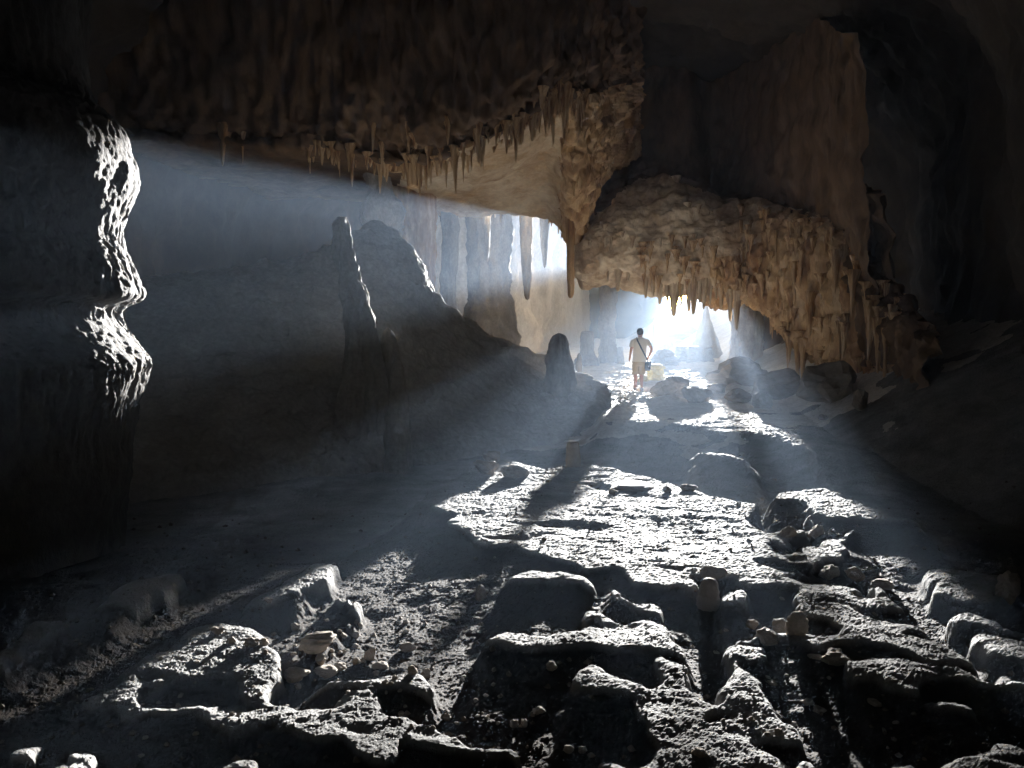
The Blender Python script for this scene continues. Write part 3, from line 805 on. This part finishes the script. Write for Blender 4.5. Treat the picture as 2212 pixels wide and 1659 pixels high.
stalagmite(573, 441, 466, 14.5, [(1.35, 0), (1.1, .2), (.98, .5), (.85, .85), (.75, .97), (.3, 1.0), (.02, .995)], 'short upright stalagmite stump at the far edge of the lit rock shelf', None, M_stone, 16, .07, sink=.08, nseg=48)
stalagmite(709, 578, 606, 26, BLUNT, 'dark blunt stalagmite in the foreground casting a long black shadow toward the camera', None, M_dark, 17, .1, sink=.12, nseg=56)
stalagmite(388, 327, 372, 30, DOME, 'dark lumpy stalagmite with a bright rim on the lower rubble slope', 12.9, M_slope, 18, .2, nseg=56, nrow=70)
stalagmite(398, 358, 392, 24, DOME, 'low knob with a bright rim below the lumpy stalagmite on the slope', 11.8, M_slope, 19, .2)

# ------------------------------------------------------------------ loose stones
def stone_mesh(k, sharp=False, layered=False, amp=.13):
    bm = bmesh.new()
    bmesh.ops.create_icosphere(bm, subdivisions=4 if not sharp else 3, radius=1)
    co = np.array([v.co[:] for v in bm.verts])
    # facet cuts
    rs = np.random.RandomState(100 + k)
    for _ in range(9 if sharp else 6):
        nn = rs.normal(size=3); nn /= np.linalg.norm(nn)
        lim = rs.uniform(.55, .85)
        dd = co @ nn
        co = co - np.maximum(dd - lim, 0)[:, None] * nn * .92
    nrm = co / np.linalg.norm(co, axis=1)[:, None]
    d = amp * fbm(co[:, 0] * 1.6 + k * 7, co[:, 1] * 1.6, co[:, 2] * 1.6, 4) + .03 * fbm(co[:, 0] * 7 + k, co[:, 1] * 7, co[:, 2] * 7, 2)
    if layered:
        d = d + .06 * np.sin(co[:, 2] * 17 + 2 * fbm(co[:, 0], co[:, 1], co[:, 2], 2))
    co = co + nrm * d[:, None]
    for v, c in zip(bm.verts, co): v.co = c
    for f in bm.faces: f.smooth = not sharp
    me = bpy.data.meshes.new('stone'); bm.to_mesh(me); bm.free()
    me.materials.append(M_stone)
    return me
SHARP = [stone_mesh(k, True, amp=.2) for k in range(5)]
ROUND = [stone_mesh(k + 20, amp=.22) for k in range(5)]
CRAG = [stone_mesh(k + 80, True, amp=.34) for k in range(3)]
LAYER = [stone_mesh(k + 40, layered=True) for k in range(3)]

def stone(u, v, w, h, label, kinds=None, tilt=0.2, cat='stone', name='stone', dark=False, yy=None, group=None):
    """u,v centre and w,h size in a 2212 px wide picture"""
    kinds = kinds or ROUND
    uu, vv = u / 2.16, (v + h * .42) / 2.16
    if yy is None: p = hit(uu, vv)
    else:
        q = pt(uu, vv, yy); p = np.array((q[0], yy, ground(q[0], yy)))
    k = p[1] / F / 2.16
    o = link(bpy.data.objects.new(name, random.choice(kinds)))
    o.scale = (w / 2 * k * 1.1, w / 2 * k * random.uniform(.75, 1.05), h / 2 * k * 1.2)
    o.rotation_euler = (random.uniform(-tilt, tilt), random.uniform(-tilt, tilt), random.uniform(-.6, .6))
    o.location = (p[0], p[1], p[2] + h / 2 * k * .72)
    return tag(o, label, cat, group)

stone(1063, 985, 46, 30, 'knobbly boulder standing on the far left rim of the lit shelf', SHARP, name='boulder', cat='boulder')
stone(1050, 1008, 62, 34, 'craggy brown rock in front of the knobbly boulder on the shelf rim', SHARP, name='boulder', cat='boulder')
stone(1110, 1018, 60, 26, 'low broken rock between the knobbly boulder and the stalagmite stump', SHARP)
stone(1489, 1053, 38, 14, 'squared flat rock on the right end of the cracked slabs', LAYER)
stone(1325, 1062, 20, 11, 'little rock lying against the cracked slabs of the lit shelf')
stone(1440, 1058, 22, 12, 'small dark rock left of the squared flat rock', SHARP)
stone(1262, 1043, 62, 9, 'long thin cracked slab below the stalagmite stump', LAYER, .05, 'rock slab', 'rock_slab')
stone(1360, 1050, 95, 11, 'longer dark-edged slab in the middle of the lit shelf', LAYER, .05, 'rock slab', 'rock_slab')
stone(1845, 1240, 38, 30, 'angular grey stone with a bright left edge at the shadow border', SHARP)
stone(1793, 1237, 46, 28, 'dark rounded rock left of the angular grey stone')
stone(1905, 1262, 42, 22, 'pale pitted stone on the edge of the right-hand shadow', LAYER)
stone(1622, 1348, 24, 22, 'small round brown stone at the left of the brown stone pile')
stone(1655, 1372, 56, 32, 'wedge-shaped brown stone at the front of the brown stone pile', SHARP)
stone(1684, 1352, 40, 30, 'brown stone at the back of the pile, between the wedge and the tall one')
stone(1720, 1348, 44, 56, 'tallest brown stone of the pile, with a ridged lit top', LAYER, .1)
stone(1191, 1436, 28, 20, 'small tent-shaped stone alone in a black hollow', SHARP)
stone(1161, 1536, 32, 16, 'flat oval stone lying in shadow in the lower middle')
stone(1111, 1563, 18, 16, 'round pale pebble left of a dim one, lower middle')
stone(1133, 1560, 15, 20, 'dim upright pebble beside the round pale pebble')
stone(1038, 1281, 26, 32, 'upright pale stone standing alone in the large black hollow', SHARP)
stone(690, 1384, 76, 40, 'large rounded layered boulder by the pebble-filled pit', LAYER, .1, 'boulder', 'boulder')
stone(638, 1352, 22, 16, 'small stone perched behind the large layered boulder', SHARP)
stone(800, 1413, 26, 32, 'cone-shaped stone with a pale tip above the pit rim', SHARP)
stone(769, 1428, 18, 13, 'small bright stone left of the cone-shaped stone')
stone(879, 1397, 38, 18, 'dim flat block in the dark behind the cone-shaped stone', SHARP)
stone(642, 1454, 52, 28, 'layered pale rock at the left end of the pit', LAYER, .1)
stone(700, 1449, 52, 20, 'flat bright rock right of the layered pale rock in the pit', LAYER, .1)
stone(691, 1424, 24, 22, 'brown pointed stone on the back edge of the pit', SHARP)
stone(735, 1440, 26, 16, 'brown rounded stone on the back edge of the pit')
stone(820, 1437, 34, 14, 'flat brown stone on the rubble right of the pit', LAYER)
stone(890, 1448, 22, 18, 'dark knob of rock at the right end of the rubble')
stone(920, 1455, 28, 22, 'dark double knob by the right corner of the rubble', SHARP)
stone(964, 1549, 20, 14, 'pale stone just behind the bright ridge of the foreground', SHARP)
stone(1227, 1617, 22, 18, 'rounded pebble at the bottom edge, left of its twin')
stone(1259, 1620, 18, 16, 'smaller rounded pebble at the bottom edge, right of its twin')
stone(1667, 1474, 26, 12, 'white thin shell-like stone in a dark patch', SHARP)
stone(1745, 1517, 27, 13, 'smooth oval stone, upper of a pair in the dark')
stone(1769, 1533, 24, 13, 'smooth oval stone, lower of a pair in the dark')
stone(1887, 1516, 30, 14, 'crooked pale fragment alone in the dark at lower right', SHARP)
stone(1804, 1420, 62, 36, 'dark brown hump-shaped rock in the right-hand hollow', SHARP)
stone(1762, 1419, 32, 9, 'thin bright sliver of rock left of the hump-shaped rock', LAYER)
stone(1682, 1582, 24, 14, 'round grey pebble near the bottom right of the lit ground')
stone(1536, 1236, 62, 22, 'broad low rock behind the dark foreground stalagmite', SHARP)
stone(1510, 1624, 30, 18, 'pale cap-shaped stone at the bottom edge of the picture')
stone(580, 1296, 20, 10, 'small flat stone on the dark edge of the left light streak', SHARP)
stone(470, 1362, 34, 16, 'black triangular stone on the left bright ground', SHARP)
stone(498, 1384, 22, 14, 'small dark stone beside the black triangular stone')
stone(545, 1388, 30, 18, 'dark lump left of the large layered boulder')
stone(570, 1386, 24, 18, 'dark lump touching the lump left of the layered boulder', SHARP)
stone(1450, 850, 84, 46, 'big flat-topped rock slab right of the person on the ledge', SHARP, .1, 'boulder', 'boulder', yy=19)
stone(1505, 872, 74, 44, 'dark blocky rock leaning on the flat-topped slab', SHARP, .1, 'boulder', 'boulder', yy=17.8)
stone(1548, 862, 46, 26, 'hazy grey rock behind the dark blocky rock', SHARP, yy=20.5)
stone(1590, 880, 60, 30, 'dark rock in the haze below the stout column', SHARP, .1, 'boulder', 'boulder', yy=18)
stone(1645, 888, 44, 40, 'blocky grey rock at the foot of the dripstone curtain', SHARP, .1, 'boulder', 'boulder', yy=16.5)
stone(1600, 830, 120, 60, 'wide mound of rock at the base of the stout column', CRAG, .1, 'boulder', 'boulder', yy=23)
stone(1680, 850, 110, 70, 'dark mound of rock right of the stout column', CRAG, .1, 'boulder', 'boulder', yy=18.5)
stone(1790, 850, 120, 90, 'dark mound under the dripstone curtain at the right', CRAG, .1, 'boulder', 'boulder', yy=15.2)
stone(1857, 886, 42, 44, 'upright rock with a lit edge under the right end of the curtain', SHARP, yy=13.2)
stone(1780, 902, 22, 12, 'small glinting stone left of the upright rock')
stone(1165, 763, 40, 22, 'tan rock on the crest behind the large dark stalagmite', ROUND, yy=21)
stone(1290, 830, 44, 20, 'dark rock in the lit rubble just left of the person', SHARP)
stone(2180, 1270, 60, 60, 'dark rock at the right picture edge beside the grey slab', ROUND)
stone(1700, 1150, 40, 24, 'pair of dim rounded rocks in the black hollow, the left one')
stone(1765, 1148, 34, 24, 'pair of dim rounded rocks in the black hollow, the right one')

# small pebbles, alike within each patch
PEB = [stone_mesh(60 + k, True, amp=.22) for k in range(5)]
for me in PEB:
    bm = bmesh.new(); bm.from_mesh(me)
    bmesh.ops.dissolve_degenerate(bm, dist=.02, edges=bm.edges); bm.to_mesh(me); bm.free()
ANCHORS = [(o, o['label']) for o in C.objects if o.get('category') in ('stone', 'boulder', 'stalagmite') and len(o['label'].split()) <= 8 and o.location.y < 9.5]
COUNT = {}
ORD = ['closest', 'second closest', 'third closest', 'fourth closest', 'fifth closest', 'sixth closest', 'seventh closest', 'eighth closest', 'ninth closest', 'tenth closest', 'eleventh closest', 'twelfth closest', 'thirteenth closest', 'fourteenth closest', 'fifteenth closest', 'sixteenth closest', 'seventeenth closest', 'eighteenth closest', 'nineteenth closest', 'farthest']
NEWP = []
def pebbles(n, box, smin, smax, tone, group):
    u0, v0, u1, v1 = box
    for i in range(n):
        u = random.uniform(u0, u1) / 2.16; v = random.uniform(v0, v1) / 2.16
        p = hit(u, v, 1.6, 12)
        px = random.uniform(smin, smax)
        s = px / 2 * p[1] / F / 2.16
        o = link(bpy.data.objects.new('pebble', random.choice(PEB)))
        o.scale = (s * random.uniform(.9, 1.3), s * random.uniform(.8, 1.2), s * random.uniform(.55, .9))
        o.rotation_euler = (random.uniform(-.4, .4), random.uniform(-.4, .4), random.uniform(0, 6.28))
        o.location = (p[0], p[1], p[2] + s * .18)
        tag(o, None, 'pebble', group)
        NEWP.append((o, p, tone))
pebbles(38, (560, 1340, 900, 1500), 8, 17, 'brown', 'pebbles in the left pit')
pebbles(24, (860, 1440, 1090, 1600), 7, 14, 'brown', 'pebbles behind the bright ridge')
pebbles(32, (1500, 1220, 1960, 1600), 7, 15, 'grey', 'pebbles on the right foreground')
pebbles(20, (150, 1350, 620, 1650), 7, 15, 'grey', 'pebbles on the left foreground')
pebbles(24, (1000, 1030, 1700, 1230), 6, 11, 'grey', 'pebbles on the lit shelf')
near_ = []
for o, p, tone in NEWP:
    k = min(range(len(ANCHORS)), key=lambda i: (Vector(p) - ANCHORS[i][0].location).length)
    d = Vector(p) - ANCHORS[k][0].location
    side = ('right of' if d.x > 0 else 'left of') if abs(d.x) > abs(d.y) else ('behind' if d.y > 0 else 'in front of')
    near_.append((k, side, d.length, o, tone))
for k, side, _, o, tone in sorted(near_, key=lambda t: t[:3]):
    c = COUNT.get((k, side), 0); COUNT[(k, side)] = c + 1
    o['label'] = f"{tone} pebble, {ORD[min(c, 19)]} {side} the {ANCHORS[k][1]}"

def gravel():
    n = 1600
    rs = np.random.RandomState(5)
    y = 2.2 * (9.0 / 2.2) ** rs.rand(n); x = (rs.rand(n) * 2 - 1) * (.72 * y)
    z, m = floor_height(x, y)
    s = (.004 + .012 * rs.rand(n) ** 3) * np.where(m < .5, 1.5, .8) * (y / 4) ** .3
    base = np.array([(1, 0, 0), (-.9, .2, 0), (.1, 1, 0), (0, -1, .1), (.1, 0, .8), (0, 0, -.8)])
    tri = np.array([(0, 2, 4), (2, 1, 4), (1, 3, 4), (3, 0, 4), (2, 0, 5), (1, 2, 5), (3, 1, 5), (0, 3, 5)])
    a = rs.rand(n) * 6.28
    V = base[None] * s[:, None, None] * (1 + .5 * (rs.rand(n, 6, 1) - .5))
    ca, sa = np.cos(a)[:, None], np.sin(a)[:, None]
    vx = V[..., 0] * ca - V[..., 1] * sa; vy = V[..., 0] * sa + V[..., 1] * ca
    P = np.stack([vx + x[:, None], vy + y[:, None], V[..., 2] + z[:, None] + s[:, None] * .3], -1).reshape(-1, 3)
    T = (tri[None] + (np.arange(n) * 6)[:, None, None]).reshape(-1, 3)
    me = raw_mesh('gravel', P, T, False); me.materials.append(M_gravel)
    tag(link(bpy.data.objects.new('gravel', me)), 'fine gravel strewn over the cave floor', 'gravel', kind='stuff')
gravel()

# ------------------------------------------------------------------ person walking away
SKIN = plain_mat('skin', (0.42, 0.22, 0.15), .6, 20, .1)
SHIRT = plain_mat('off-white cotton', (0.62, 0.56, 0.47), .9, 25, .08)
SHORTS = plain_mat('khaki cotton', (0.42, 0.33, 0.22), .9, 25, .1)
HAIR = plain_mat('dark hair', (0.03, 0.028, 0.026), .7, 80, .3)
BAG = plain_mat('navy canvas', (0.035, 0.045, 0.07), .8, 60, .2)
SHOE = plain_mat('grey shoe', (0.25, 0.23, 0.22), .8, 40, .2)
EYE = plain_mat('eye', (0.7, 0.7, 0.7), .3, 10, .05)

def skin_mesh(name, verts, edges, radii, mat, root=0, levels=2):
    me = bpy.data.meshes.new(name)
    me.from_pydata(verts, edges, [])
    o = link(bpy.data.objects.new(name, me))
    o.modifiers.new('skin', 'SKIN').use_smooth_shade = True
    for i, r in enumerate(radii):
        sv = me.skin_vertices[0].data[i]
        sv.radius = r if isinstance(r, tuple) else (r, r)
        sv.use_root = (i == root)
    md = o.modifiers.new('sub', 'SUBSURF'); md.levels = levels; md.render_levels = levels
    dg = bpy.context.evaluated_depsgraph_get()
    new = bpy.data.meshes.new_from_object(o.evaluated_get(dg))
    o.modifiers.clear()
    o.data = new
    new.materials.clear(); new.materials.append(mat)
    return o

pf = hit(641, 391)
pu = pt(639.5, 391, pf[1])
person = bpy.data.objects.new('person', None); link(person)
person.location = (pu[0], pf[1], pf[2]); person.scale = (1.0,) * 3
person.rotation_euler.z = -.1
tag(person, 'person in off-white t-shirt and khaki shorts walking away into the light', 'person')

V = [(-.02, 0, .93), (-.01, 0, 1.12), (0, 0, 1.33), (0, .0, 1.47), (0, .015, 1.54), (0, .03, 1.63), (0, .03, 1.70)]
E = [(i, i + 1) for i in range(6)]
RD = [(.14, .10), (.13, .095), (.15, .10), (.06, .06), (.055, .058), (.075, .09), (.06, .075)]
def add(p, r, par):
    V.append(p); RD.append(r); E.append((par, len(V) - 1)); return len(V) - 1
V.append((0, .13, 1.61)); RD.append(.016); E.append((5, len(V) - 1))                     # nose
for sx in (-1, 1): add((sx * .092, .03, 1.62), .014, 5)                               # ears
a = add((-.17, 0, 1.42), .058, 2); a = add((-.245, -.02, 1.17), .042, a); a = add((-.275, .04, .95), .029, a); hl = add((-.285, .055, .89), (.024, .036), a)
for k in range(4):
    b = add((-.292, .03 + .018 * k, .835), .0095, hl); add((-.286, .036 + .018 * k, .80 + .006 * abs(k - 1.5)), .008, b)
b = add((-.275, .09, .86), .011, hl); add((-.27, .105, .835), .009, b)
a = add((.17, 0, 1.42), .058, 2); a = add((.33, -.06, 1.19), .043, a); a = add((.262, .03, .98), .030, a); hr = add((.235, .055, .925), (.036, .026), a)
for k in range(4):
    b = add((.215, .035 + .018 * k, .875), .0095, hr); add((.20, .04 + .018 * k, .85), .008, b)
b = add((.20, .085, .91), .011, hr); add((.185, .09, .89), .009, b)
h = add((-.105, 0, .86), .09, 0); a = add((-.115, .05, .5), .058, h); a = add((-.12, .02, .32), .055, a); a = add((-.12, .05, .09), .037, a); add((-.13, .18, .035), (.045, .028), a)
h = add((.055, 0, .86), .09, 0); a = add((.052, -.01, .5), .058, h); a = add((.052, -.07, .32), .055, a); a = add((.056, -.1, .09), .037, a); add((.07, .03, .035), (.045, .028), a)
body = skin_mesh('body', V, E, RD, SKIN, 0)
body.parent = person

def ring_mesh(name, rings, mat, parent, n=28, thick=.006, wr=.012, cap=False):
    """rings: (centre, half width, half depth, axis tilt vector pair or None)"""
    rows = []
    for c, rx, ry in rings:
        a = np.linspace(0, 2 * math.pi, n, endpoint=False)
        rows.append(np.stack([c[0] + rx * np.cos(a), c[1] + ry * np.sin(a), c[2] + 0 * a], -1))
    G = cr(np.array(rows), len(rings) * 5)
    c0 = G.mean(1, keepdims=True)
    dirv = G - c0; dirv[..., 2] = 0
    G = G + dirv * (wr * 6 * fbm(G[..., 0] * 9, G[..., 1] * 9, G[..., 2] * 5, 3))[..., None]
    return G
def rings_obj(name, Gs, mat, parent):
    vs, qs, off = [], [], 0
    for G in Gs:
        vs.append(G.reshape(-1, 3)); qs.append(grid_quads(*G.shape[:2], True) + off); off += G.shape[0] * G.shape[1]
    me = raw_mesh(name, np.concatenate(vs), np.concatenate(qs)); me.materials.append(mat)
    o = link(bpy.data.objects.new(name, me), parent)
    md = o.modifiers.new('cloth', 'SOLIDIFY'); md.thickness = .006
    return o
torso = ring_mesh('t', [((-.02, 0, .82), .19, .135), ((-.02, 0, .9), .185, .13), ((-.01, 0, 1.05), .178, .12), ((0, 0, 1.2), .19, .125), ((0, 0, 1.34), .205, .125), ((0, 0, 1.42), .20, .11), ((0, 0, 1.475), .13, .09), ((0, .005, 1.505), .075, .075)], SHIRT, person)
slL = ring_mesh('s', [((-.155, 0, 1.46), .05, .07), ((-.19, 0, 1.42), .068, .078), ((-.222, -.005, 1.33), .066, .074), ((-.242, -.012, 1.24), .064, .072)], SHIRT, person)
slR = ring_mesh('s', [((.155, 0, 1.46), .05, .07), ((.195, 0, 1.42), .068, .078), ((.24, -.02, 1.34), .066, .074), ((.275, -.035, 1.27), .066, .07)], SHIRT, person)
rings_obj('shirt', [torso, slL, slR], SHIRT, person)
hips = ring_mesh('h', [((-.025, 0, .90), .175, .12), ((-.025, 0, .84), .19, .135), ((-.025, 0, .74), .195, .14), ((-.025, 0, .70), .19, .13)], SHORTS, person)
lgL = ring_mesh('l', [((-.10, 0, .78), .10, .12), ((-.113, .01, .7), .105, .12), ((-.118, .03, .58), .10, .11), ((-.12, .04, .46), .098, .105)], SHORTS, person)
lgR = ring_mesh('l', [((.05, 0, .78), .10, .12), ((.06, 0, .7), .105, .12), ((.06, -.01, .58), .10, .11), ((.06, -.02, .46), .098, .105)], SHORTS, person)
rings_obj('shorts', [hips, lgL, lgR], SHORTS, person)
def blob(name, c, r, mat, parent, amp=.1, zmin=None, seed=0, sub=3):
    bm = bmesh.new(); bmesh.ops.create_icosphere(bm, subdivisions=sub, radius=1)
    co = np.array([v.co[:] for v in bm.verts])
    d = 1 + amp * fbm(co[:, 0] * 2.2 + seed, co[:, 1] * 2.2, co[:, 2] * 2.2, 3)
    co = co * d[:, None] * np.array(r)
    if zmin is not None: co[:, 2] = np.maximum(co[:, 2], zmin)
    for v, q in zip(bm.verts, co): v.co = q
    for f in bm.faces: f.smooth = True
    me = bpy.data.meshes.new(name); bm.to_mesh(me); bm.free(); me.materials.append(mat)
    o = link(bpy.data.objects.new(name, me), parent); o.location = c
    return o
blob('hair', (0, .005, 1.665), (.092, .105, .105), HAIR, person, .12, -.10, 3, 4)
for sx in (-1, 1):
    blob('eye', (sx * .033, .112, 1.645), (.012, .010, .009), EYE, person, 0, None, 0, 2)
for c in ((-.125, .115, .045), (.063, -.035, .045)):
    blob('shoe', c, (.052, .135, .052), SHOE, person, .05, -.045, 1)

bag = bpy.data.objects.new('shoulder_bag', None); link(bag)
bag.location = person.location; bag.rotation_euler = person.rotation_euler
tag(bag, 'dark shoulder bag hanging at the right hip of the person on a long strap', 'bag')
bm = bmesh.new()
bmesh.ops.create_cube(bm, size=1)
bmesh.ops.bevel(bm, geom=bm.edges[:], offset=.16, segments=3, affect='EDGES')
for v in bm.verts:
    f = 1 + .25 * (.5 - v.co.z) * .8
    v.co = Vector((v.co.x * .15 * f, v.co.y * .22 * f, v.co.z * .26))
for f in bm.faces: f.smooth = True
me = bpy.data.meshes.new('bag_body'); bm.to_mesh(me); bm.free(); me.materials.append(BAG)
o = link(bpy.data.objects.new('bag_body', me), bag); o.location = (.215, .0, .70)
bm = bmesh.new(); bmesh.ops.create_cube(bm, size=1)
bmesh.ops.bevel(bm, geom=bm.edges[:], offset=.1, segments=2, affect='EDGES')
for v in bm.verts: v.co = Vector((v.co.x * .018, v.co.y * .23, v.co.z * .15))
me = bpy.data.meshes.new('bag_flap'); bm.to_mesh(me); bm.free(); me.materials.append(BAG)
o = link(bpy.data.objects.new('bag_flap', me), bag); o.location = (.302, .0, .765)
def strap(path):
    p = cr(np.array(path), 60)
    t = np.gradient(p, axis=0); t /= np.linalg.norm(t, axis=1)[:, None]
    ctr = np.array((0, 0, 0.0))
    out = p.copy(); out[:, 2] = 0; out /= np.maximum(np.linalg.norm(out, axis=1), 1e-6)[:, None]
    side = np.cross(t, out); side /= np.maximum(np.linalg.norm(side, axis=1), 1e-6)[:, None]
    rows = []
    for a, b in ((-1, -1), (-1, 1), (1, 1), (1, -1)):
        rows.append(p + side * .021 * a + out * .004 * b)
    return np.stack(rows, 1)
G = strap([(.235, -.02, .82), (.19, -.10, .90), (.12, -.145, 1.03), (.04, -.155, 1.18), (-.03, -.15, 1.32), (-.085, -.115, 1.43), (-.10, -.02, 1.495), (-.085, .08, 1.43), (-.02, .145, 1.3), (.06, .15, 1.12), (.15, .13, .95), (.235, .05, .82)])
me = raw_mesh('strap', G.reshape(-1, 3), grid_quads(*G.shape[:2], True)); me.materials.append(BAG)
link(bpy.data.objects.new('strap', me), bag)

# ------------------------------------------------------------------ haze: one closed box of thin air round everything
bm = bmesh.new(); bmesh.ops.create_cube(bm, size=1)
for v in bm.verts: v.co = Vector((v.co.x * 56 + 7, v.co.y * 102 + 39, v.co.z * 22 + 6.4))
me = bpy.data.meshes.new('haze'); bm.to_mesh(me); bm.free()
hm = bpy.data.materials.new('haze'); hm.use_nodes = True
nt = hm.node_tree
nt.nodes.remove(nt.nodes['Principled BSDF'])
pv = nt.nodes.new('ShaderNodeVolumePrincipled')
pv.inputs['Color'].default_value = (0.56, 0.74, 1.0, 1)
pv.inputs['Density'].default_value = HAZE_DENSITY
pv.inputs['Anisotropy'].default_value = 0.15
nt.links.new(pv.outputs[0], nt.nodes['Material Output'].inputs['Volume'])
me.materials.append(hm)
hz = link(bpy.data.objects.new('haze', me))
tag(hz, kind='stuff')
